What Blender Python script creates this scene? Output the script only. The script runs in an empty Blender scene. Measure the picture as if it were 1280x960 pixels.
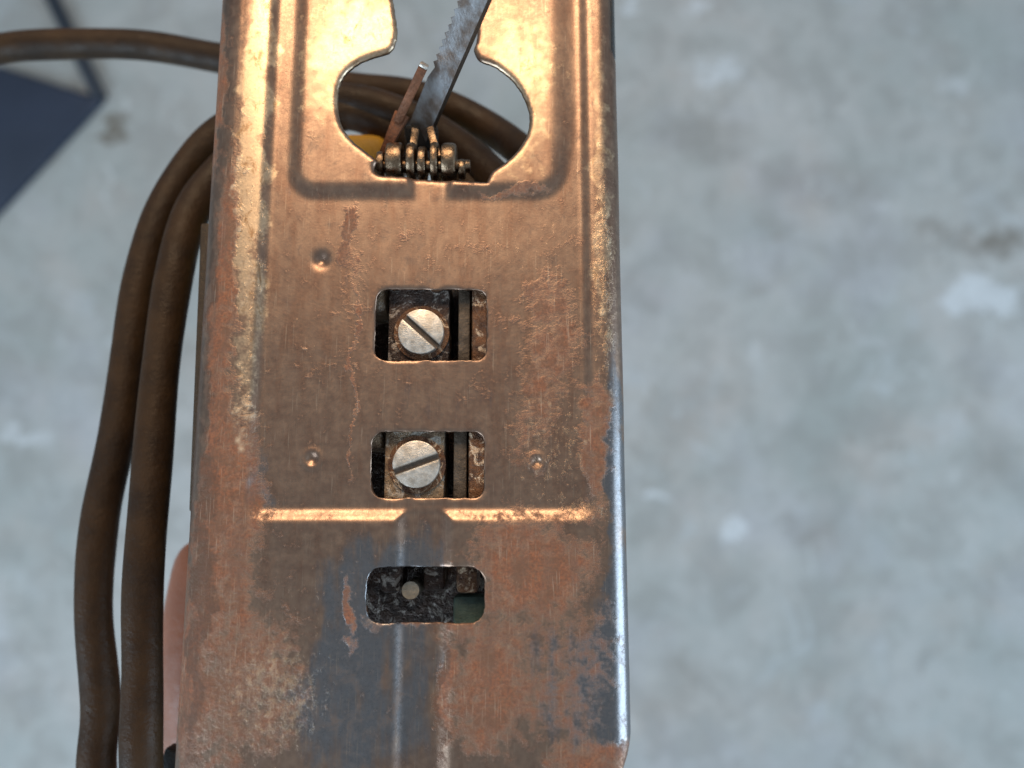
import bpy, bmesh, math, random
from mathutils import Vector, Matrix
from mathutils import noise
from mathutils.geometry import delaunay_2d_cdt
random.seed(7)
scene = bpy.context.scene
C = scene.collection

# ------------------------------------------------------------------ camera
FPX = 1004.6                 # focal length in photo pixels (1280 wide)
CAM_Z = 0.90                 # camera height over the floor
D0 = 0.125                   # distance to the sole plate along the axis
SL = 0.0001595               # plate perspective slope
cam = bpy.data.cameras.new('camera'); co = bpy.data.objects.new('camera', cam); C.objects.link(co)
co.location = (0, 0, CAM_Z); co.rotation_euler = (0, 0, 0)
cam.sensor_width = 36; cam.lens = 36*FPX/1280
cam.clip_start = 0.005; cam.clip_end = 50
cam.dof.use_dof = True; cam.dof.focus_distance = 0.126; cam.dof.aperture_fstop = 12.0
scene.camera = co
# ------------------------------------------------------------------ world and lamps
w = bpy.data.worlds.new('World'); scene.world = w; w.use_nodes = True
w.node_tree.nodes['Background'].inputs[0].default_value = (0.78, 0.90, 1.0, 1)
w.node_tree.nodes['Background'].inputs[1].default_value = 0.34

def area(name, loc, target, size, power, col, size_y=None):
    l = bpy.data.lights.new(name, 'AREA'); l.energy = power; l.color = col
    l.size = size
    if size_y: l.shape = 'RECTANGLE'; l.size_y = size_y
    o = bpy.data.objects.new(name, l); C.objects.link(o); o.location = loc
    o.rotation_euler = (Vector(target)-Vector(loc)).to_track_quat('-Z', 'Y').to_euler()
    return o
area('warm_room_lamp', (-0.09, 0.56, 1.17), (-0.02, 0, 0.77), 0.40, 4.0, (1.0, 0.71, 0.44), 0.28)
area('cool_window_light', (-1.5, -1.35, 1.6), (-0.4, 0.05, 0.0), 1.5, 47, (0.66, 0.84, 1.0))
area('cool_door_light', (2.2, -0.5, 1.3), (0.1, 0, 0.6), 1.5, 54, (0.62, 0.82, 1.0), 1.8)
scene.render.engine = 'CYCLES'
vs = scene.view_settings
vs.view_transform = 'Standard'; vs.look = 'None'; vs.exposure = 0; vs.gamma = 1; vs.use_curve_mapping = False

# ------------------------------------------------------------------ helpers
TILT = math.atan(FPX*SL); CT, ST = math.cos(TILT), math.sin(TILT)
ORG = Vector((-0.0157, 0, CAM_Z-D0))            # centre of the sole plate
EX, EY, EZ = Vector((1, 0, 0)), Vector((0, CT, -ST)), Vector((0, ST, CT))
def loc(px, py, z=0.0):
    """point of the tool's own frame (metres) met at height z (mm) above the sole"""
    r = Vector(((px-640)/FPX, (480-py)/FPX, -1))
    c = Vector((0, 0, CAM_Z))
    base = ORG + EZ*(z*0.001)
    t = (base-c).dot(EZ)/r.dot(EZ)
    p = c + r*t - ORG
    return Vector((p.dot(EX), p.dot(EY), p.dot(EZ)))
CAM_L = (lambda v: Vector((v.dot(EX), v.dot(EY), v.dot(EZ))))(Vector((0, 0, CAM_Z))-ORG)
def lx(px, py): return loc(px, py).x
def ly(py): return loc(640, py).y
MM = 0.001

def tag(o, label=None, cat=None, kind=None, group=None):
    if label: o['label'] = label
    if cat: o['category'] = cat
    if kind: o['kind'] = kind
    if group: o['group'] = group
    return o
def mesh_obj(name, verts, faces, mat, parent=None, smooth=True, angle=40):
    me = bpy.data.meshes.new(name); me.from_pydata([tuple(v) for v in verts], [], faces); me.update()
    if smooth:
        me.polygons.foreach_set('use_smooth', [True]*len(me.polygons))
        me.set_sharp_from_angle(angle=math.radians(angle))
    o = bpy.data.objects.new(name, me); C.objects.link(o)
    if mat: me.materials.append(mat)
    o.parent = parent
    return o
def bm_obj(name, bm, mat, parent=None, angle=40):
    bmesh.ops.recalc_face_normals(bm, faces=bm.faces)
    me = bpy.data.meshes.new(name); bm.to_mesh(me); bm.free()
    me.polygons.foreach_set('use_smooth', [True]*len(me.polygons))
    me.set_sharp_from_angle(angle=math.radians(angle))
    o = bpy.data.objects.new(name, me); C.objects.link(o); me.materials.append(mat); o.parent = parent
    return o
def bevel(bm, r, seg=2):
    bmesh.ops.bevel(bm, geom=list(bm.edges), offset=r, segments=seg, affect='EDGES', profile=0.5, clamp_overlap=True)
def box(name, lo, hi, mat, parent=None, bev=0.0, seg=2):
    bm = bmesh.new(); bmesh.ops.create_cube(bm, size=1)
    lo, hi = Vector(lo), Vector(hi)
    for v in bm.verts: v.co = Vector([lo[i]+(v.co[i]+.5)*(hi[i]-lo[i]) for i in range(3)])
    if bev: bevel(bm, bev, seg)
    return bm_obj(name, bm, mat, parent)
def add_prism(bm, pts, z0, z1):
    b = [bm.verts.new((p[0], p[1], z0)) for p in pts]; t = [bm.verts.new((p[0], p[1], z1)) for p in pts]
    n = len(pts); bm.faces.new(list(reversed(b))); bm.faces.new(t)
    for i in range(n): bm.faces.new((b[i], b[(i+1) % n], t[(i+1) % n], t[i]))
def catmull(P, n=10):
    P = [Vector(p) for p in P]; out = []
    Q = [2*P[0]-P[1]] + P + [2*P[-1]-P[-2]]
    for i in range(1, len(Q)-2):
        a, b, c, d = Q[i-1:i+3]
        for k in range(n):
            t = k/n
            out.append(0.5*((2*b)+(c-a)*t+(2*a-5*b+4*c-d)*t*t+(-a+3*b-3*c+d)*t**3))
    out.append(P[-1]); return out
def tube(name, path, rad, mat, parent, seg=20, wob=0.0):
    vs_, fs = [], []
    n = len(path); up = Vector((0.1, 0.2, 1)).normalized()
    for i, p in enumerate(path):
        t = (path[min(i+1, n-1)]-path[max(i-1, 0)]).normalized()
        a = (up-t*up.dot(t)).normalized(); b = t.cross(a); up = a
        r = rad(i/(n-1)) if callable(rad) else rad
        r *= 1+wob*math.sin(i*.37)*math.sin(i*.11+1)
        for k in range(seg):
            g = 2*math.pi*k/seg
            vs_.append(p+a*(math.cos(g)*r)+b*(math.sin(g)*r))
    for i in range(n-1):
        for k in range(seg):
            k2 = (k+1) % seg
            fs.append((i*seg+k, i*seg+k2, (i+1)*seg+k2, (i+1)*seg+k))
    fs.append(tuple(reversed(range(seg)))); fs.append(tuple(range((n-1)*seg, n*seg)))
    return mesh_obj(name, vs_, fs, mat, parent, angle=60)

# ------------------------------------------------------------------ node helpers
class NT:
    def __init__(s, name):
        s.m = bpy.data.materials.new(name); s.m.use_nodes = True
        s.t = s.m.node_tree; s.b = s.t.nodes['Principled BSDF']; s.l = s.t.links
        s.co = s.t.nodes.new('ShaderNodeTexCoord').outputs['Object']
        s.co = s.vmath('MULTIPLY', s.co, (1000, 1000, 1000))      # millimetres
    def put(s, sock, v):
        if isinstance(v, bpy.types.NodeSocket): s.l.new(v, sock)
        else:
            if sock.type == 'RGBA' and len(v) == 3: v = (*v, 1)
            sock.default_value = v
    def vmath(s, op, a, b=None, c=None):
        n = s.t.nodes.new('ShaderNodeVectorMath'); n.operation = op
        for i, v in enumerate((a, b, c)):
            if v is not None: s.put(n.inputs[i], v)
        return n.outputs['Value'] if op in ('LENGTH', 'DOT_PRODUCT', 'DISTANCE') else n.outputs[0]
    def math(s, op, a, b=None, c=None, clamp=False):
        n = s.t.nodes.new('ShaderNodeMath'); n.operation = op; n.use_clamp = clamp
        for i, v in enumerate((a, b, c)):
            if v is not None: s.put(n.inputs[i], v)
        return n.outputs[0]
    def ramp(s, v, a, b, lo=0.0, hi=1.0):
        n = s.t.nodes.new('ShaderNodeMapRange'); n.interpolation_type = 'SMOOTHSTEP'
        s.put(n.inputs[0], v)
        for i, q in enumerate((a, b, lo, hi)): s.put(n.inputs[1+i], q)
        return n.outputs[0]
    def noise(s, scale, detail=4, rough=0.55, vec=None, dist=0.0, col=False):
        n = s.t.nodes.new('ShaderNodeTexNoise')
        n.inputs['Scale'].default_value = scale; n.inputs['Detail'].default_value = detail
        n.inputs['Roughness'].default_value = rough; n.inputs['Distortion'].default_value = dist
        s.put(n.inputs['Vector'], vec if vec is not None else s.co)
        return n.outputs[1 if col else 0]
    def mix(s, f, a, b):
        n = s.t.nodes.new('ShaderNodeMix'); n.data_type = 'RGBA'
        s.put(n.inputs[0], f); s.put(n.inputs[6], a); s.put(n.inputs[7], b)
        return n.outputs[2]
    def fmix(s, f, a, b):
        n = s.t.nodes.new('ShaderNodeMix'); n.data_type = 'FLOAT'
        s.put(n.inputs[0], f); s.put(n.inputs[2], a); s.put(n.inputs[3], b)
        return n.outputs[0]
    def blobs(s, L, vec=None):
        """soft elliptical zones: (cx, cy, rx, ry, weight) in mm"""
        tot = None
        for cx, cy, rx, ry, wt in L:
            v = s.vmath('MULTIPLY_ADD', vec if vec is not None else s.co, (1/rx, 1/ry, 0), (-cx/rx, -cy/ry, 0))
            f = s.ramp(s.vmath('LENGTH', v), 0.25, 1.0, wt, 0.0)
            tot = f if tot is None else s.math('ADD', tot, f)
        return tot
    def bump(s, h, dist, strength=1.0, prev=None):
        n = s.t.nodes.new('ShaderNodeBump'); n.inputs['Strength'].default_value = strength
        n.inputs['Distance'].default_value = dist; s.put(n.inputs['Height'], h)
        if prev is not None: s.put(n.inputs['Normal'], prev)
        return n.outputs[0]
    def out(s, col, rough, metal=0.0, normal=None, spec=None):
        s.put(s.b.inputs['Base Color'], col); s.put(s.b.inputs['Roughness'], rough); s.put(s.b.inputs['Metallic'], metal)
        if normal is not None: s.put(s.b.inputs['Normal'], normal)
        if spec is not None: s.put(s.b.inputs['Specular IOR Level'], spec)
        return s.m
def simple(name, col, rough, metal=0.0, var=0.25, sc=0.5, bump=0.0002, col2=None, bsc=2.0):
    n = NT(name)
    f = n.ramp(n.noise(sc, 5, .6), .3, .7)
    c2 = col2 or tuple(c*(1-var) for c in col)
    r = n.ramp(n.noise(sc*2.3, 4), .3, .7, rough*.8, min(1, rough*1.2))
    return n.out(n.mix(f, col, c2), r, metal, n.bump(n.noise(bsc, 5, .6), bump))

def bl(px, py, rx, ry, wt):
    p = loc(px, py); q = 125/FPX
    return (p.x*1000, p.y*1000, rx*q, ry*q, wt)

# ------------------------------------------------------------------ materials
def plate_material():
    n = NT('rusty_pressed_steel')
    wob = n.vmath('ADD', n.co, n.vmath('MULTIPLY', n.vmath('SUBTRACT', n.noise(.16, 4, .6, col=True), (.5, .5, .5)), (9, 9, 9)))
    streak = n.vmath('MULTIPLY', n.co, (1, .22, 1))
    big = n.noise(.14, 5, .62)
    mid = n.noise(.55, 6, .65)
    fine = n.noise(2.2, 5, .65)
    st = n.noise(.45, 5, .6, vec=streak)
    # steel film: olive-tan to brown
    col = n.mix(n.ramp(mid, .32, .68), (.365, .25, .185), (.25, .168, .13))
    col = n.mix(n.ramp(st, .45, .72, 0, .6), col, (.24, .14, .10))
    # bare blue-grey steel
    bz = n.blobs([bl(455, 755, 95, 120, .72), bl(430, 900, 110, 120, .68), bl(525, 700, 55, 70, .55), bl(720, 860, 95, 120, .5),
                  bl(775, 620, 28, 330, .75), bl(770, 830, 45, 160, .7), bl(530, 860, 50, 160, .4), bl(327, 600, 24, 60, .6),
                  bl(530, 500, 120, 50, .22), bl(440, 560, 60, 40, .1)], wob)
    bare = n.ramp(n.math('ADD', bz, n.math('MULTIPLY', n.math('SUBTRACT', st, .5), 1.3)), .22, .74)
    col = n.mix(bare, col, n.mix(mid, (.27, .275, .295), (.19, .17, .165)))
    # orange-red rust
    rz = n.blobs([bl(690, 420, 55, 130, .58), bl(650, 700, 110, 90, .62), bl(690, 820, 130, 190, .42), bl(600, 870, 60, 120, .6),
                  bl(278, 380, 30, 330, .8), bl(290, 620, 60, 190, .7), bl(440, 480, 5, 190, .55), bl(300, 850, 120, 170, .5), bl(745, 560, 28, 130, .7), bl(262, 100, 30, 200, .75), bl(235, 800, 40, 260, .5), bl(660, 520, 50, 110, .3),
                  bl(435, 760, 12, 70, .8), bl(436, 275, 14, 60, .7), bl(436, 360, 30, 90, .32), bl(640, 238, 80, 14, .6), bl(760, 950, 90, 40, .6),
                  bl(540, 300, 240, 40, .12), bl(520, 780, 110, 16, .5), bl(555, 860, 16, 110, .55)], wob)
    rs = n.math('ADD', rz, n.math('MULTIPLY', n.math('SUBTRACT', mid, .5), 1.5))
    rs = n.math('ADD', rs, n.math('MULTIPLY', n.math('SUBTRACT', big, .5), .7))
    rust = n.ramp(rs, .16, .80)
    rcol = n.mix(n.ramp(fine, .3, .7), (.31, .10, .034), (.13, .047, .023))
    rcol = n.mix(n.ramp(st, .4, .68, 0, .6), rcol, (.14, .082, .058))
    rcol = n.mix(n.ramp(n.noise(.9, 6, .7, dist=.8), .5, .66, 0, .5), rcol, (.21, .125, .07))
    rcol = n.mix(n.ramp(n.noise(.28, 6, .7, dist=.6, vec=n.vmath('ADD', n.co, (40, 20, 0))), .42, .64, 0, .7), rcol, (.13, .062, .033))
    col = n.mix(n.math('MULTIPLY', rust, .86), col, rcol)
    # dark brown grimy blotches, with shade painted along left roll and groove wall
    gz = n.blobs([bl(248, 760, 18, 330, .34), bl(258, 400, 12, 250, .25), bl(290, 120, 6, 200, .2), bl(550, 860, 8, 130, .4), bl(640, 520, 140, 120, .06), bl(380, 520, 120, 130, .05), bl(420, 900, 140, 90, .06)], wob)
    grime_shade = n.ramp(n.math('ADD', n.noise(.33, 6, .7, dist=.5), gz), .54, .76)
    col = n.mix(n.math('MULTIPLY', grime_shade, .55), col, (.075, .045, .03))
    pit = n.ramp(n.noise(1.5, 5, .7, dist=.4), .60, .72)
    col = n.mix(n.math('MULTIPLY', pit, n.math('MULTIPLY_ADD', rust, .45, .15)), col, (.07, .038, .026))
    # pale flecks and crust
    fz = n.blobs([bl(690, 560, 90, 130, .2), bl(330, 890, 110, 120, .17), bl(645, 770, 60, 140, .15), bl(400, 420, 80, 140, .06), bl(755, 350, 30, 260, .25), bl(320, 300, 30, 300, .16), bl(660, 300, 100, 120, .12), bl(740, 640, 60, 30, .2), bl(380, 800, 160, 160, .12)])
    fl = n.ramp(n.math('ADD', n.noise(1.0, 5, .75, vec=n.vmath('MULTIPLY', n.co, (1, .6, 1))), fz), .70, .90)
    col = n.mix(n.math('MULTIPLY', fl, .5), col, (.52, .37, .24))
    # bright burnished wear on the raised rails and the nose pad
    wz = n.blobs([bl(318, 120, 30, 330, 1.0), bl(312, 400, 24, 260, .55), bl(450, 90, 110, 170, .5), bl(650, 130, 70, 170, .45), bl(752, 250, 18, 330, .55), bl(540, 60, 330, 160, .3)], wob)
    wear = n.ramp(n.math('ADD', wz, n.math('MULTIPLY', n.math('SUBTRACT', mid, .5), 1.5)), .2, .8)
    col = n.mix(n.math('MULTIPLY', wear, .75), col, (.74, .57, .39))
    pat = n.ramp(n.noise(.5, 6, .7, dist=.7, vec=n.vmath('MULTIPLY', n.co, (1, .5, 1))), .50, .68)
    col = n.mix(n.math('MULTIPLY', pat, n.math('MULTIPLY', wear, .85)), col, (.30, .17, .085))
    # fine scratches along the length
    scr = n.noise(3.0, 3, .5, vec=n.vmath('MULTIPLY', n.co, (1.6, .06, 1)))
    col = n.mix(n.ramp(scr, .60, .74, 0, .35), col, (.55, .44, .34))
    nonmetal = n.math('MAXIMUM', n.math('MULTIPLY', rust, .85), n.math('MULTIPLY', grime_shade, .5))
    metal = n.math('SUBTRACT', 1.0, nonmetal, clamp=True)
    rough = n.fmix(rust, n.fmix(bare, .36, .31), .62)
    rough = n.math('ADD', rough, n.math('MULTIPLY', n.math('SUBTRACT', fine, .5), .35))
    b = n.bump(big, .0002, .3)
    b = n.bump(n.math('MULTIPLY', mid, n.math('ADD', rust, .03)), .00014, .6, b)
    b = n.bump(n.math('ADD', n.math('MULTIPLY', fine, n.math('ADD', rust, .25)), fl), .00004, .7, b)
    return n.out(col, rough, metal, b)

def floor_material():
    n = NT('stained_concrete')
    h = CAM_Z
    def fb(px, py, rx, ry, wt):
        q = h/FPX*1000
        return ((px-640)*q, (480-py)*q, rx*q, ry*q, wt)
    wob = n.vmath('ADD', n.co, n.vmath('MULTIPLY', n.vmath('SUBTRACT', n.noise(.018, 5, .65, col=True), (.5, .5, .5)), (110, 110, 110)))
    big = n.noise(.0042, 6, .6, dist=.6); mid = n.noise(.016, 6, .65, dist=.4); fine = n.noise(.09, 5, .65)
    col = n.mix(n.ramp(big, .3, .7), (.415, .41, .40), (.30, .32, .31))
    col = n.mix(n.ramp(n.noise(.007, 5, .6), .48, .72, 0, .7), col, (.38, .345, .32))
    col = n.mix(n.ramp(n.noise(.0055, 5, .6, vec=n.vmath('ADD', n.co, (900, 300, 0))), .47, .66, 0, .40), col, (.355, .36, .40))
    col = n.mix(n.ramp(n.noise(.0065, 5, .6, vec=n.vmath('ADD', n.co, (-500, 800, 0))), .48, .68, 0, .45), col, (.29, .31, .30))
    col = n.mix(n.ramp(mid, .44, .70, 0, .6), col, (.215, .21, .195))
    col = n.mix(n.ramp(n.noise(.013, 6, .65, dist=1.0), .56, .74, 0, .6), col, (.41, .44, .46))
    col = n.mix(n.ramp(n.noise(.03, 4, .6), .55, .8, 0, .45), col, (.24, .23, .215))
    dark = n.blobs([fb(1250, 300, 60, 26, .9), fb(1200, 290, 50, 20, .5), fb(138, 156, 18, 12, 1.1), fb(1040, 230, 110, 45, .35), fb(880, 170, 90, 40, .3), fb(855, 850, 60, 60, .3), fb(1240, 590, 40, 40, .3), fb(1020, 670, 60, 30, .25)], wob)
    col = n.mix(n.math('MULTIPLY', dark, .8, clamp=True), col, (.12, .10, .075))
    pale = n.blobs([fb(1205, 360, 50, 28, 1.0), fb(1250, 380, 55, 24, 1.0), fb(912, 655, 26, 22, 1.1), fb(820, 612, 16, 14, .9), fb(885, 100, 48, 26, .8), fb(885, 5, 40, 14, .8), fb(1190, 105, 50, 22, .5), fb(1115, 250, 40, 50, .5),
                    fb(950, 455, 22, 45, .5), fb(30, 545, 70, 14, .6), fb(1090, 420, 50, 28, .35), fb(40, 640, 60, 60, .3), fb(960, 620, 90, 50, .3), fb(790, 12, 30, 12, .8)], wob)
    col = n.mix(n.ramp(n.math('ADD', pale, n.math('MULTIPLY', n.math('SUBTRACT', mid, .5), 2.4)), .15, 1.1, 0, .7), col, (.58, .61, .64))
    col = n.mix(n.ramp(fine, .35, .75, 0, .25), col, (.22, .22, .21))
    col = n.mix(n.ramp(n.noise(.22, 3), .70, .76, 0, .5), col, (.60, .60, .58))
    col = n.mix(n.ramp(n.noise(.035, 6, .7, dist=1.5, vec=n.vmath('MULTIPLY', n.co, (1, .6, 1))), .58, .72, 0, .5), col, (.52, .54, .55))
    col = n.mix(n.ramp(n.noise(.026, 6, .7, dist=1.0, vec=n.vmath('ADD', n.co, (333, 77, 0))), .60, .72, 0, .5), col, (.20, .17, .14))
    rough = n.ramp(mid, .3, .7, .55, .85)
    return n.out(col, rough, 0, n.bump(fine, .002, .5))

M = {}
def lowspec(m):
    m.node_tree.nodes['Principled BSDF'].inputs['Specular IOR Level'].default_value = .22
    return m
M['plate'] = plate_material()
M['bar'] = simple('grey_brown_bar', (.13, .10, .075), .5, .4, sc=.6, var=.5)
M['teal'] = simple('teal_grey_patch', (.10, .17, .15), .5, sc=.6, var=.4)
M['edge'] = simple('rusty_cut_edge', (.11, .052, .026), .6, .35, sc=.5, var=.5)
M['flange'] = simple('olive_brown_steel', (.05, .034, .02), .55, .3, sc=.3)
M['floor'] = floor_material()
M['cord'] = lowspec(simple('brown_black_rubber', (.042, .022, .009), .5, var=.35, sc=.12, bump=.0002, bsc=1.0, col2=(.022, .012, .006)))
M['charcoal'] = simple('charcoal_housing_plastic', (.02, .02, .02), .5, sc=.3)
M['yellow'] = simple('yellow_housing_plastic', (.85, .42, .03), .42, sc=.2, var=.12)
M['blackiron'] = simple('greasy_black_iron', (.012, .012, .012), .45, .3, sc=.8)
M['screw'] = simple('zinc_screw_steel', (.70, .67, .62), .40, .75, var=.12, sc=.7, col2=(.46, .41, .35), bump=.00006, bsc=4)
M['slotdark'] = simple('grimy_screw_slot', (.13, .10, .08), .6, .4, sc=2)
M['blade'] = simple('grey_blade_steel', (.42, .44, .47), .42, .7, sc=.35, col2=(.20, .15, .12), bump=.0001)
M['bladeback'] = simple('dark_blade_back', (.07, .045, .03), .5, .6, sc=.6)
M['roller'] = simple('oily_bearing_steel', (.34, .25, .17), .3, 1.0, sc=.8, col2=(.17, .11, .07), bump=.0001)
M['prong'] = simple('rusty_guide_steel', (.22, .085, .04), .5, .5, sc=.7, col2=(.12, .05, .025))
M['navy'] = simple('navy_plastic', (.016, .026, .050), .65, sc=.01, var=.25, bump=.0005, bsc=.05)
M['navydark'] = simple('dark_navy_metal', (.014, .022, .035), .5, sc=.01, var=.2)
M['skin'] = simple('skin', (.36, .165, .11), .5, sc=.12, var=.15, bump=.0003, bsc=.6)
M['nail'] = simple('nail', (.68, .42, .34), .3, sc=.2, var=.08)
def greasy(name, base, dark, pale):
    n = NT(name)
    c = n.mix(n.ramp(n.noise(.45, 5, .6), .35, .65), base, dark)
    c = n.mix(n.ramp(n.noise(.38, 5, .7, dist=1.2, vec=n.vmath('ADD', n.co, (13, 7, 3))), .53, .62), c, pale)
    return n.out(c, n.ramp(n.noise(.8), .3, .7, .25, .6), .35, n.bump(n.noise(.8, 5, .7), .0008))
M['grease'] = greasy('greasy_bracket_steel', (.10, .06, .045), (.04, .026, .022), (.42, .37, .33))
M['grease2'] = greasy('dusty_bracket_steel', (.40, .29, .19), (.20, .13, .085), (.55, .50, .44))
M['crust'] = greasy('rust_crusted_bar', (.20, .09, .04), (.08, .04, .025), (.62, .46, .32))

# ------------------------------------------------------------------ floor
fl = mesh_obj('floor', [(-4, -4, 0), (4, -4, 0), (4, 4, 0), (-4, 4, 0)], [(0, 1, 2, 3)], M['floor'], smooth=False)
tag(fl, kind='structure')

# ------------------------------------------------------------------ the jigsaw
saw = bpy.data.objects.new('jigsaw', None); C.objects.link(saw); saw.empty_display_size = .02
saw.matrix_world = Matrix(((1, 0, 0, ORG.x), (0, CT, ST, ORG.y), (0, -ST, CT, ORG.z), (0, 0, 0, 1)))
tag(saw, 'old jigsaw held upside down, rusty steel sole plate facing the camera', 'jigsaw')

# ---- sole plate
OFF = ORG.x
XL, RL = -0.0443-OFF, .0065          # where the left edge starts to roll, radius
XR, RR = 0.0143-OFF, .0034
WL, WR = .005, .0075                 # straight flange beyond the roll
UL = XL-RL*math.pi/2-WL; UR = XR+RR*math.pi/2+WR
YT, YB = ly(-70), ly(1010)
def profile(u):
    if u < XL:
        a = (XL-u)/RL
        if a <= math.pi/2: return Vector((XL-RL*math.sin(a), 0, -RL+RL*math.cos(a))), Vector((-math.sin(a), 0, math.cos(a)))
        return Vector((XL-RL-.04*(XL-u-RL*math.pi/2), 0, -RL-(XL-u-RL*math.pi/2))), Vector((-1, 0, 0))
    if u > XR:
        a = (u-XR)/RR
        if a <= math.pi/2: return Vector((XR+RR*math.sin(a), 0, -RR+RR*math.cos(a))), Vector((math.sin(a), 0, math.cos(a)))
        return Vector((XR+RR+.08*(u-XR-RR*math.pi/2), 0, -RR-(u-XR-RR*math.pi/2))), Vector((1, 0, 0))
    return Vector((u, 0, 0)), Vector((0, 0, 1))
def sdbox(x, y, x0, x1, y0, y1, r):
    dx = abs(x-(x0+x1)/2)-(x1-x0)/2+r; dy = abs(y-(y0+y1)/2)-(y1-y0)/2+r
    return math.hypot(max(dx, 0), max(dy, 0))+min(max(dx, dy), 0)-r
def sst(a, b, v):
    t = min(1, max(0, (v-a)/(b-a))); return t*t*(3-2*t)
RX0, RX1 = -.0400-OFF, .0120-OFF
RY0 = ly(644)
PX0, PX1, PY0 = lx(371, 150), lx(697, 150), ly(236)
GX0, GX1 = -.0169-OFF, -.0098-OFF
dents = [(loc(400, 323), .0013, -.0007, .0), (loc(388, 573), .0011, -.0004, .0002), (loc(671, 577), .0010, -.0004, .0003)]
def height(u, y):
    rec = 1-sst(-.0012, .0011, sdbox(u, y, RX0, RX1, RY0, .2, .0022))
    pw = 1+1.1*sst(PX1-.010, PX1-.003, u)*sst(PY0, PY0+.012, y)
    pad = 1-sst(-.0014, .0017*pw, sdbox(u, y, PX0, PX1, PY0, .2, .0035))
    gr = 1-sst(-.0014, .0012, abs(u-(GX0+GX1)/2)-(GX1-GX0)/2)
    low = max(rec*(1-.72*pad), gr*(1-sst(RY0, RY0+.006, y)), gr*sst(PY0-.007, PY0-.003, y))
    z = -.00090*low
    z += .00005*noise.noise((u*160, y*90, 1))+.000008*noise.noise((u*600, y*420, 5))
    # gentle crown on the rails, dishing elsewhere
    if XL-.001 < u < RX0: z += .00008*math.sin((u-XL)/(RX0-XL)*math.pi)
    for c, r, dz, rim in dents:
        d = math.hypot(u-c.x, y-c.y)/r
        if d < 3: z += dz*math.exp(-d*d*1.6)+rim*math.exp(-((d-1.1)/.35)**2)
    return z
def rrect(x0, y0, x1, y1, r, n=5):
    P = []
    for cx, cy, a0 in ((x1-r, y1-r, 0), (x0+r, y1-r, 90), (x0+r, y0+r, 180), (x1-r, y0+r, 270)):
        for k in range(n+1):
            a = math.radians(a0+90*k/n); P.append((cx+r*math.cos(a), cy+r*math.sin(a)))
    return P
def pxpoly(P): return [tuple(loc(*p)[:2]) for p in P]
def rough(P, a, seed):
    rr = random.Random(seed)
    return [(x+rr.uniform(-a, a), y+rr.uniform(-a, a)) for x, y in P]
def slot(x0, y0, x1, y1, r=.0016):
    a, b = loc(x0, y1), loc(x1, y0)
    return rrect(a.x, a.y, b.x, b.y, r)
keyhole = [(596, -40), (596, 40), (592, 60), (600, 74), (620, 82), (642, 100), (656, 122), (662, 145), (658, 168), (645, 188), (628, 203), (615, 212), (609, 222),
           (604, 225), (560, 222), (520, 219), (474, 216), (468, 208), (470, 198), (455, 186), (438, 172), (426, 154), (421, 132), (423, 108), (432, 90), (450, 76), (472, 68), (488, 62), (494, 50), (496, 35), (497, -40)]
kp = pxpoly(keyhole)
kp = [tuple(p[:2]) for p in catmull([Vector((x, y, 0)) for x, y in kp]+[Vector((*kp[0], 0))], 4)][:-1]
holes = [kp, slot(467, 360, 608, 449, .0017), slot(462, 539, 605, 622, .0017), slot(457, 709, 606, 779, .0022)]
def densify(P, step=.0004):
    out = []
    for i, p in enumerate(P):
        q = P[(i+1) % len(P)]; d = math.hypot(q[0]-p[0], q[1]-p[1]); k = max(1, round(d/step))
        out += [(p[0]+(q[0]-p[0])*j/k, p[1]+(q[1]-p[1])*j/k) for j in range(k)]
    return out
holes = [rough(densify(P), .00005, i) for i, P in enumerate(holes)]
yfl0, yfl1 = ly(925), ly(66)
uq = XR+RR*.75
outline = [(UL, YB+.004), (UL+.004, YB), (uq-.001, YB), (uq-.001, ly(968)), (uq+.0016, yfl0), (UR, yfl0+.003), (UR, yfl1-.003), (UR-.003, yfl1-.0003), (uq+.0012, yfl1), (uq, yfl1+.0012), (uq, YT-.004), (uq-.004, YT), (UL+.006, YT), (UL, YT-.006)]
outline = densify(outline, .0006)
def inside(P, x, y):
    r = False; j = len(P)-1
    for i in range(len(P)):
        xi, yi = P[i]; xj, yj = P[j]
        if (yi > y) != (yj > y) and x < (xj-xi)*(y-yi)/(yj-yi)+xi: r = not r
        j = i
    return r
import numpy as np
S = .00045
us = np.arange(UL+S, UR-S*.5, S); ys = np.arange(YB+S, YT-S*.5, S)
gu, gy = np.meshgrid(us, ys); gu = gu.ravel(); gy = gy.ravel()
gu = gu+np.where((np.round((gy-YB)/S).astype(int) % 2) == 0, S*.25, -S*.25)
def np_inside(P, x, y):
    r = np.zeros(len(x), bool); n = len(P); j = n-1
    for i in range(n):
        xi, yi = P[i]; xj, yj = P[j]
        if yi != yj:
            c = ((yi > y) != (yj > y)) & (x < (xj-xi)*(y-yi)/(yj-yi)+xi); r ^= c
        j = i
    return r
def np_dist(P, x, y, lim):
    a = np.array(P); d = np.full(len(x), 1.0)
    m = (x > a[:, 0].min()-lim) & (x < a[:, 0].max()+lim) & (y > a[:, 1].min()-lim) & (y < a[:, 1].max()+lim)
    idx = np.nonzero(m)[0]
    for k in range(0, len(idx), 2000):
        ii = idx[k:k+2000]
        d[ii] = np.sqrt(((x[ii, None]-a[None, :, 0])**2+(y[ii, None]-a[None, :, 1])**2).min(1))
    return d
keep = np_inside(outline, gu, gy); hd = np.full(len(gu), 1.0)
for P in holes:
    keep &= ~np_inside(P, gu, gy); hd = np.minimum(hd, np_dist(P, gu, gy, .002))
od = np_dist(outline, gu, gy, .0)
keep &= (hd > np.where(gy > ly(235), .00120, .00062))
a = np.array(outline); 
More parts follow.
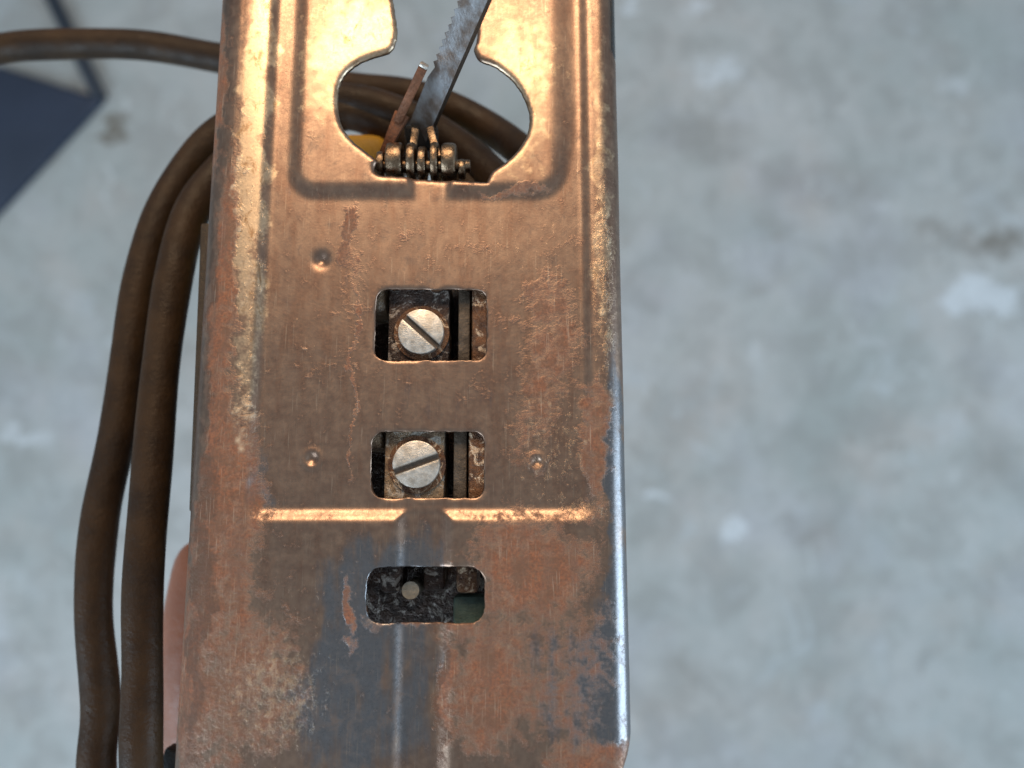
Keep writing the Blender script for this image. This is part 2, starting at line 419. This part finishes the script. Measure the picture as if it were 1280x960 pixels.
for p in outline:
    keep &= ((gu-p[0])**2+(gy-p[1])**2 > (.0003)**2)
pts = [(float(x), float(y)) for x, y in zip(gu[keep], gy[keep])]
edge_d = [9.0]*len(pts)
edges = []; 
def add_loop(P, d=9.0, constrain=True):
    b = len(pts); pts.extend(P); edge_d.extend([d]*len(P))
    if constrain: edges.extend([(b+i, b+(i+1) % len(P)) for i in range(len(P))])
add_loop(outline)
def offset(P, d):
    out = []; n = len(P)
    area = sum(P[i][0]*P[(i+1) % n][1]-P[(i+1) % n][0]*P[i][1] for i in range(n)); sg = 1 if area > 0 else -1
    for i in range(n):
        p0, p1 = P[(i-2) % n], P[(i+2) % n]; tx, ty = p1[0]-p0[0], p1[1]-p0[1]; l = math.hypot(tx, ty) or 1
        out.append((P[i][0]+sg*ty/l*d, P[i][1]-sg*tx/l*d))
    return out
for P in holes:
    add_loop(P, 0.0)
    for q in ((.00015, .0004, .0007, .0010) if P is holes[0] else (.00018, .0004)): add_loop(offset(P, q), q, False)
rv, re_, rf, ov, oe, of = delaunay_2d_cdt([Vector(p) for p in pts], edges, [], 0, 1e-9)
V = []
for i, p in enumerate(rv):
    src = ov[i][0] if ov[i] else 0
    P, N = profile(p.x)
    z = height(p.x, p.y)
    d = edge_d[src] if ov[i] else 9
    if d < .0011 and rv[i].y > ly(235):
        k = 1-d/.0011; z -= .0007*(1-math.sqrt(max(0, 1-k*k)))
    elif d < .00045: z -= .0003*max(0, .35+noise.noise((rv[i].x*420, rv[i].y*420, 2)))*(1-d/.00045)**2
    q = P+N*z; V.append((q.x, p.y, q.z))
cx = np.array([[sum(rv[k][0] for k in f)/len(f), sum(rv[k][1] for k in f)/len(f)] for f in rf])
ok = np_inside(outline, cx[:, 0], cx[:, 1])
for P in holes: ok &= ~np_inside(P, cx[:, 0], cx[:, 1])
F = []
for f, k in zip(rf, ok):
    if not k: continue
    a_, b_, c_ = rv[f[0]], rv[f[1]], rv[f[2]]
    F.append(tuple(f) if (b_-a_).cross(c_-a_) > 0 else tuple(reversed(f)))
plate = mesh_obj('sole_plate', V, F, M['plate'], saw, angle=70)
bmp = bmesh.new(); bmp.from_mesh(plate.data)
bmesh.ops.delete(bmp, geom=[v for v in bmp.verts if not v.link_faces], context='VERTS'); bmp.to_mesh(plate.data); bmp.free()
so = plate.modifiers.new('thickness', 'SOLIDIFY'); so.thickness = .0018; so.offset = -1; so.use_even_offset = False; so.material_offset_rim = 1
plate.data.materials.append(M['edge'])
plate['label'] = 'rusty pressed steel sole plate with keyhole opening'

# ---- adjusting brackets and screws seen through the slots
def pbox(name, x0, y0, x1, y1, z0, z1, mat, bev=.0003, parent=saw):
    """box whose top face (height z1, mm) spans these places of the sole"""
    p, q = loc(x0, y1, z1), loc(x1, y0, z1)
    return box(name, (p.x, p.y, z0*MM), (q.x, q.y, z1*MM), mat, parent, bev)
def screw(px, py, r, ang, zt, parent):
    c = loc(px, py, zt)
    def seg(side, h):   # circular segment on one side of the slot
        w2 = r*.12; pts_ = []
        a0 = math.asin(w2/r); n = 20
        for k in range(n+1):
            a = a0+(math.pi-2*a0)*k/n
            pts_.append((r*math.cos(a), side*r*math.sin(a)))
        return pts_ if side > 0 else list(reversed(pts_))
    bm = bmesh.new()
    for s in (1, -1): add_prism(bm, seg(s, 0), -.0012, 0)
    bmesh.ops.recalc_face_normals(bm, faces=bm.faces)
    top = [e for e in bm.edges if all(abs(v.co.z) < 1e-7 for v in e.verts)]
    bmesh.ops.bevel(bm, geom=top, offset=r*.07, segments=2, affect='EDGES', profile=.6)
    bmesh.ops.rotate(bm, cent=(0, 0, 0), matrix=Matrix.Rotation(math.radians(ang), 3, 'Z'), verts=bm.verts)
    bmesh.ops.translate(bm, vec=c, verts=bm.verts)
    s = bm_obj('screw', bm, M['screw'], parent, angle=35)
    bm = bmesh.new()
    add_prism(bm, [(r*.985*math.cos(2*math.pi*k/40), r*.985*math.sin(2*math.pi*k/40)) for k in range(40)], -.0022, -.0009)
    bmesh.ops.translate(bm, vec=c, verts=bm.verts)
    bm_obj('screw_slot', bm, M['slotdark'], s if parent is saw else parent)
    bm = bmesh.new()   # washer ring below
    ro, ri = r*1.22, r*.9
    n = 36
    lo = [[bm.verts.new((c.x+rr*math.cos(2*math.pi*k/n), c.y+rr*math.sin(2*math.pi*k/n), c.z+zz)) for k in range(n)] for rr, zz in ((ri, -.0020), (ro, -.0020), (ro, -.0012), (ri, -.0012))]
    for q in range(4):
        for k in range(n): bm.faces.new((lo[q][k], lo[q][(k+1) % n], lo[(q+1) % 4][(k+1) % n], lo[(q+1) % 4][k]))
    bm_obj('washer', bm, M['crust'], s if parent is saw else parent)
    return s
b1 = pbox('clamp_bracket', 484, 352, 562, 470, -14, -3.4, M['grease'])
screw(526, 414, .00365, -42, -1.7, b1)
pbox('clamp_bracket', 572, 340, 588, 480, -14, -3.2, M['bar'])
pbox('clamp_bracket', 589, 345, 640, 480, -14, -2.2, M['crust'], .0006)
pbox('clamp_bracket', 455, 340, 483, 388, -14, -4.0, M['grease2'], .0006)
b2 = pbox('clamp_bracket', 479, 525, 556, 650, -14, -3.2, M['grease2'])
screw(520, 580, .0037, 20, -1.6, b2)
pbox('clamp_bracket', 566, 520, 584, 650, -14, -3.2, M['bar'])
pbox('clamp_bracket', 585, 520, 640, 650, -14, -2.2, M['crust'], .0006)
pbox('clamp_bracket', 450, 520, 478, 560, -14, -3.6, M['grease2'], .0006)
# rear slot: stud end and two worn blocks deep inside
pbox('clamp_bracket', 474, 690, 502, 741, -13, -5, M['grease'], .0008)
pbox('clamp_bracket', 528, 690, 556, 739, -13, -6, M['grease'], .0008)
pbox('clamp_bracket', 570, 690, 598, 742, -13, -5, M['crust'], .0008)
pbox('clamp_bracket', 566, 745, 612, 800, -13, -8, M['teal'], .0006)  # added block that supplies the teal patch in this slot corner
bm = bmesh.new(); c = loc(513, 738, -4.2)
add_prism(bm, [(c.x+.00135*math.cos(2*math.pi*k/24), c.y+.00135*math.sin(2*math.pi*k/24)) for k in range(24)], -.013, c.z)
bm_obj('stud', bm, simple('dull_stud_steel', (.30, .27, .22), .5, .4, sc=1), saw)
pbox('backing_block', 440, 320, 660, 830, -30, -13.2, M['grease'], .001)

# ---- blade roller and fork in the keyhole
AX0, AX1 = loc(470, 206, -4.5), loc(590, 206, -4.5)
def disc(px0, px1, r, bev, name, mat, cy=204, z=-4.6):
    a, b = loc(px0, cy, z), loc(px1, cy, z)
    bm = bmesh.new(); n = 32
    prof = [(0, 0), (r-bev, 0), (r-bev*.3, bev*.3), (r, bev), (r, (b.x-a.x)-bev), (r-bev*.3, (b.x-a.x)-bev*.3), (r-bev, b.x-a.x), (0, b.x-a.x)]
    rings = [[bm.verts.new((a.x+t, a.y+rr*math.cos(2*math.pi*k/n), a.z+rr*math.sin(2*math.pi*k/n))) for k in range(n)] for rr, t in prof[1:-1]]
    for q in range(len(rings)-1):
        for k in range(n): bm.faces.new((rings[q][k], rings[q][(k+1) % n], rings[q+1][(k+1) % n], rings[q+1][k]))
    bm.faces.new(rings[0]); bm.faces.new(list(reversed(rings[-1])))
    return bm_obj(name, bm, mat, saw, angle=35)
disc(466, 588, .0011, .0002, 'roller_pin', M['roller'], 208)
disc(472, 481, .0022, .0003, 'bearing_washer', M['roller'], 206)
disc(484, 505, .0034, .0006, 'guide_roller', M['roller'])
disc(509, 521, .0034, .0006, 'guide_roller', M['roller'])
disc(523, 534, .0030, .0005, 'guide_roller', M['roller'], 206)
disc(539, 549, .0035, .0005, 'guide_roller', M['roller'])
disc(552, 571, .0033, .0006, 'guide_roller', M['roller'])
disc(573, 582, .0017, .0004, 'bearing_washer', M['roller'], 212)
def strip(name, A, B, wvec, svec, mat, n=1, wA=1.0, wB=1.0, bev=.0002):
    bm = bmesh.new(); ring = []
    for t, k in ((A, wA), (B, wB)):
        ring.append([bm.verts.new(t+wvec*(sx*k)+svec*sy) for sx, sy in ((-.5, -.5), (.5, -.5), (.5, .5), (-.5, .5))])
    for i in range(4): bm.faces.new((ring[0][i], ring[0][(i+1) % 4], ring[1][(i+1) % 4], ring[1][i]))
    bm.faces.new(list(reversed(ring[0]))); bm.faces.new(ring[1])
    bmesh.ops.recalc_face_normals(bm, faces=bm.faces)
    if bev: bevel(bm, bev, 2)
    return bm_obj(name, bm, mat, saw)
def frame(A, B):
    t = (B-A).normalized(); v = (CAM_L-(A+B)/2); v = (v-t*v.dot(t)).normalized(); p = t.cross(v).normalized()
    if p.x < 0: p = -p
    return t, v, p
# fork arm leaning on the blade
A, B = loc(548, 200, -4), loc(538, 162, -5); t, v, p = frame(A, B)
strip('fork_arm', A, B, p*.0013, v*.0020, M['roller'])
A, B = loc(514, 200, -5), loc(519, 164, -6); t, v, p = frame(A, B)
strip('fork_arm', A, B, p*.0013, v*.0020, M['roller'])
# bent guide prong, rusty, with a bright end
A, B = loc(478, 196, -6), loc(503, 142, -3); t, v, p = frame(A, B)
strip('guide_prong', A, B, p*.0019+v*.0006, v*.0011-p*.0003, M['prong'], wA=.7, wB=1.3)
A, B = loc(497, 152, -3.4), loc(529, 84, 3); t, v, p = frame(A, B)
g = strip('guide_prong', A, B, p*.0015, v*.0016, M['prong'])
strip('prong_tip', B, B+t*.0006, p*.00145, v*.00155, M['screw'])

# ---- the blade: a toothed strip leaning toward the viewer
A, B = loc(532, 178, -12), loc(606, 8, 17)
t, v, p = frame(A, B)
a = math.radians(33)
wv = -(p*math.cos(a))-v*math.sin(a); sv = p*math.sin(a)-v*math.cos(a)
A = A-t*.004; Lb = (B-A).length*1.28; W, T = .0048, .0011
outl = [(0, 0), (Lb-.004, 0), (Lb, W*.45)]
s = Lb-.001; teeth = []
while s > .019:
    teeth += [(s, W), (s-.0006, W-.0007)]; s -= .0016
outl += teeth+[(.016, W*.98), (0, W*.98)]
bm = bmesh.new()
va = [bm.verts.new(A+t*q[0]+wv*q[1]) for q in outl]; vb = [bm.verts.new(A+t*q[0]+wv*q[1]+sv*T) for q in outl]
bm.faces.new(va); bm.faces.new(list(reversed(vb)))
for i in range(len(outl)): bm.faces.new((va[i], va[(i+1) % len(outl)], vb[(i+1) % len(outl)], vb[i]))
bl_o = bm_obj('blade', bm, M['blade'], saw, angle=20)
bl_o.data.materials.append(M['bladeback'])
for f in bl_o.data.polygons:
    if abs(f.normal.dot(wv)) > .6: f.material_index = 1
bl_o['label'] = 'grey saw blade with fine teeth rising through the keyhole'
A2, B2 = loc(526, 190, -26), loc(527, 172, -11.5)
strip('plunger', A2, B2, Vector((.006, 0, 0)), Vector((0, .004, .002)), M['blackiron'], bev=.0006)

# ---- housing behind the plate
hx0, hx1 = -.034, .027
def rbox(name, x0, x1, y0, y1, z0, z1, mat, r, seg=4):
    return box(name, (x0, y0, z0), (x1, y1, z1), mat, saw, r, seg)
rbox('housing', -.0335, .0205, YB-.055, ly(262), -.082, -.0305, M['charcoal'], .011)
rbox('nose_housing', -.013, .011, ly(300), ly(196), -.060, -.0245, M['charcoal'], .004)
rbox('side_cover', loc(405, 180, -24).x, loc(486, 180, -24).x, ly(330), loc(450, 158, -24).y, -.062, -.0245, M['yellow'], .004)
# side flange seen past the left edge
p0, p1 = loc(239, 640, -11), loc(251, 282, -11)
strip('side_flange', Vector((loc(240, 632, -11).x+.003, p0.y, -.011)), Vector((loc(254, 284, -11).x+.003, p1.y, -.011)), Vector((.006, 0, 0)), Vector((0, 0, .003)), M['flange'], bev=.0005)
# black moulding at the upper right and lower left corners
q = loc(755, -30, -9); box('front_shoe', (q.x-.003, ly(45), -.016), (loc(769, 20, -9).x, YT+.004, -.008), M['charcoal'], saw, .002)
# ---- cord: gathered in loops behind the plate
cp = [(300, 1150, -46), (225, 1085, -30), (190, 1030, -24), (178, 960, -21), (177, 850, -21), (181, 730, -21), (189, 600, -22), (203, 460, -23), (220, 340, -24), (240, 268, -26), (275, 215, -28), (330, 170, -30), (400, 148, -31), (450, 146, -31), (520, 182, -30), (590, 235, -26), (650, 330, -23), (690, 460, -22), (700, 640, -22), (690, 850, -22),
      (640, 1060, -26), (500, 1180, -32), (300, 1200, -44), (160, 1100, -38), (124, 980, -34), (127, 880, -33), (117, 760, -32), (124, 650, -32), (148, 540, -32), (163, 440, -32), (177, 340, -32), (202, 265, -33), (240, 200, -34), (290, 157, -34), (360, 130, -33), (430, 125, -31), (500, 142, -29), (552, 168, -27), (602, 206, -24), (635, 250, -19), (648, 330, -14), (650, 420, -12),
      (682, 480, -12), (716, 420, -12), (722, 320, -15), (700, 245, -22), (662, 198, -30), (618, 164, -36), (566, 135, -38), (505, 116, -40), (430, 107, -43), (350, 88, -46), (270, 71, -48), (180, 58, -49), (90, 54, -50), (0, 63, -51), (-90, 88, -54), (-240, 150, -70)]
rc = random.Random(3)
cpath = catmull([loc(*q)+Vector((rc.uniform(-1, 1), rc.uniform(-1, 1), rc.uniform(-1, 1)))*.0003 for q in cp], 9)
cord = tube('power_cord', cpath, .0034, M['cord'], saw, 22, .03)
cord['label'] = 'thick brown-black rubber cord gathered in loops'
boot = [loc(330, 1170, -56), loc(300, 1150, -46), loc(262, 1120, -38)]
tube('cord_boot', catmull(boot, 6), lambda f: .0065-.0025*f, M['charcoal'], saw, 18)
q0, q1 = loc(190, 1030, -30), loc(222, 935, -30)
strip('tail_bracket', loc(206, 985, -30), loc(222, 934, -30), Vector((.003, -.001, 0)), Vector((0, 0, .004)), M['blackiron'], bev=.0006)

# ------------------------------------------------------------------ hand holding the tool from below
def to_w(p): return saw.matrix_world @ p
hand = bpy.data.objects.new('hand', None); C.objects.link(hand); hand.matrix_world = saw.matrix_world
tag(hand, 'hand under the tool, its thumb edge showing left of the plate', 'hand')
def skin(name, nodes, links, mat, parent, root=0, sub=2):
    me = bpy.data.meshes.new(name)
    me.from_pydata([Vector(n[:3])*MM for n in nodes], links, []); me.update()
    o = bpy.data.objects.new(name, me); C.objects.link(o); o.parent = parent; me.materials.append(mat)
    sk = o.modifiers.new('skin', 'SKIN'); sk.use_smooth_shade = True
    if not me.skin_vertices: me.skin_vertices.new(name='')
    for i, nn in enumerate(nodes):
        me.skin_vertices[0].data[i].radius = (nn[3]*MM, nn[4]*MM if len(nn) > 4 else nn[3]*MM)
        me.skin_vertices[0].data[i].use_root = (i == root)
    ss = o.modifiers.new('sub', 'SUBSURF'); ss.levels = sub; ss.render_levels = sub
    return o
def lm(px, py, z): q = loc(px, py, z)*1000; return (q.x, q.y, q.z)
T0, T1, T2, T3 = lm(280, 1040, -74), lm(258, 945, -58), lm(252, 800, -49), lm(266, 668, -46)
nodes = [(0, -190, -104, 27, 22), (-2, -120, -104, 25, 20), (-4, -92, -103, 30, 15),    # forearm, wrist, heel of the hand
         (-6, -60, -102, 30, 13), (-6, -28, -101, 29, 11),
         (*T0, 14), (*T1, 10.5), (*T2, 9.0), (*T3, 7.0)]
links = [(0, 1), (1, 2), (2, 3), (3, 4), (2, 5), (5, 6), (6, 7), (7, 8)]
for k, (y0, ln) in enumerate(((4, .92), (-16, 1.0), (-36, .96), (-55, .82))):          # four fingers wrapped round the right side
    b = len(nodes)
    nodes += [(6, y0-10, -101, 9), (24, y0-2, -94, 8.4), (29, y0, -92+27*ln, 7.8), (24, y0, -92+42*ln, 7.0), (15, y0-1, -92+51*ln, 6.2)]
    links += [(4 if k < 2 else 3, b)]+[(b+i, b+i+1) for i in range(4)]
skin('palm_and_fingers', nodes, links, M['skin'], hand, root=3)

# ------------------------------------------------------------------ navy thing on the floor, upper left
def fw(px, py, h=0.0):
    k = (CAM_Z-h)/FPX
    return Vector(((px-640)*k, (480-py)*k, h))
H = .012
tray = bpy.data.objects.new('navy_case', None); C.objects.link(tray); tray.location = fw(20, 160)
tag(tray, 'dark navy flat case lying on the concrete, corner pointing right', 'case')
def poly_box(name, P, h0, h1, mat, parent, bev):
    bm = bmesh.new(); o = parent.location
    add_prism(bm, [tuple((fw(x, y, h1)-o)[:2]) for x, y in P], h0, h1)
    bmesh.ops.recalc_face_normals(bm, faces=bm.faces); bevel(bm, bev, 3)
    return bm_obj(name, bm, mat, parent)
poly_box('case_body', [(128, 123), (-5, 80), (-160, 160), (-25, 287)], .0, H, M['navy'], tray, .004)
a_, b_ = fw(123, 121, .012), fw(38, -55, .012)
dirn = (b_-a_).normalized(); nrm = Vector((-dirn.y, dirn.x, 0))
bm = bmesh.new(); o_ = tray.location; hw = .0065
add_prism(bm, [tuple((q-o_)[:2]) for q in (a_+nrm*hw, a_-nrm*hw, b_-nrm*hw, b_+nrm*hw)], .0, .014)
bmesh.ops.recalc_face_normals(bm, faces=bm.faces); bevel(bm, .002, 2)
bm_obj('edge_bar', bm, M['navydark'], tray)
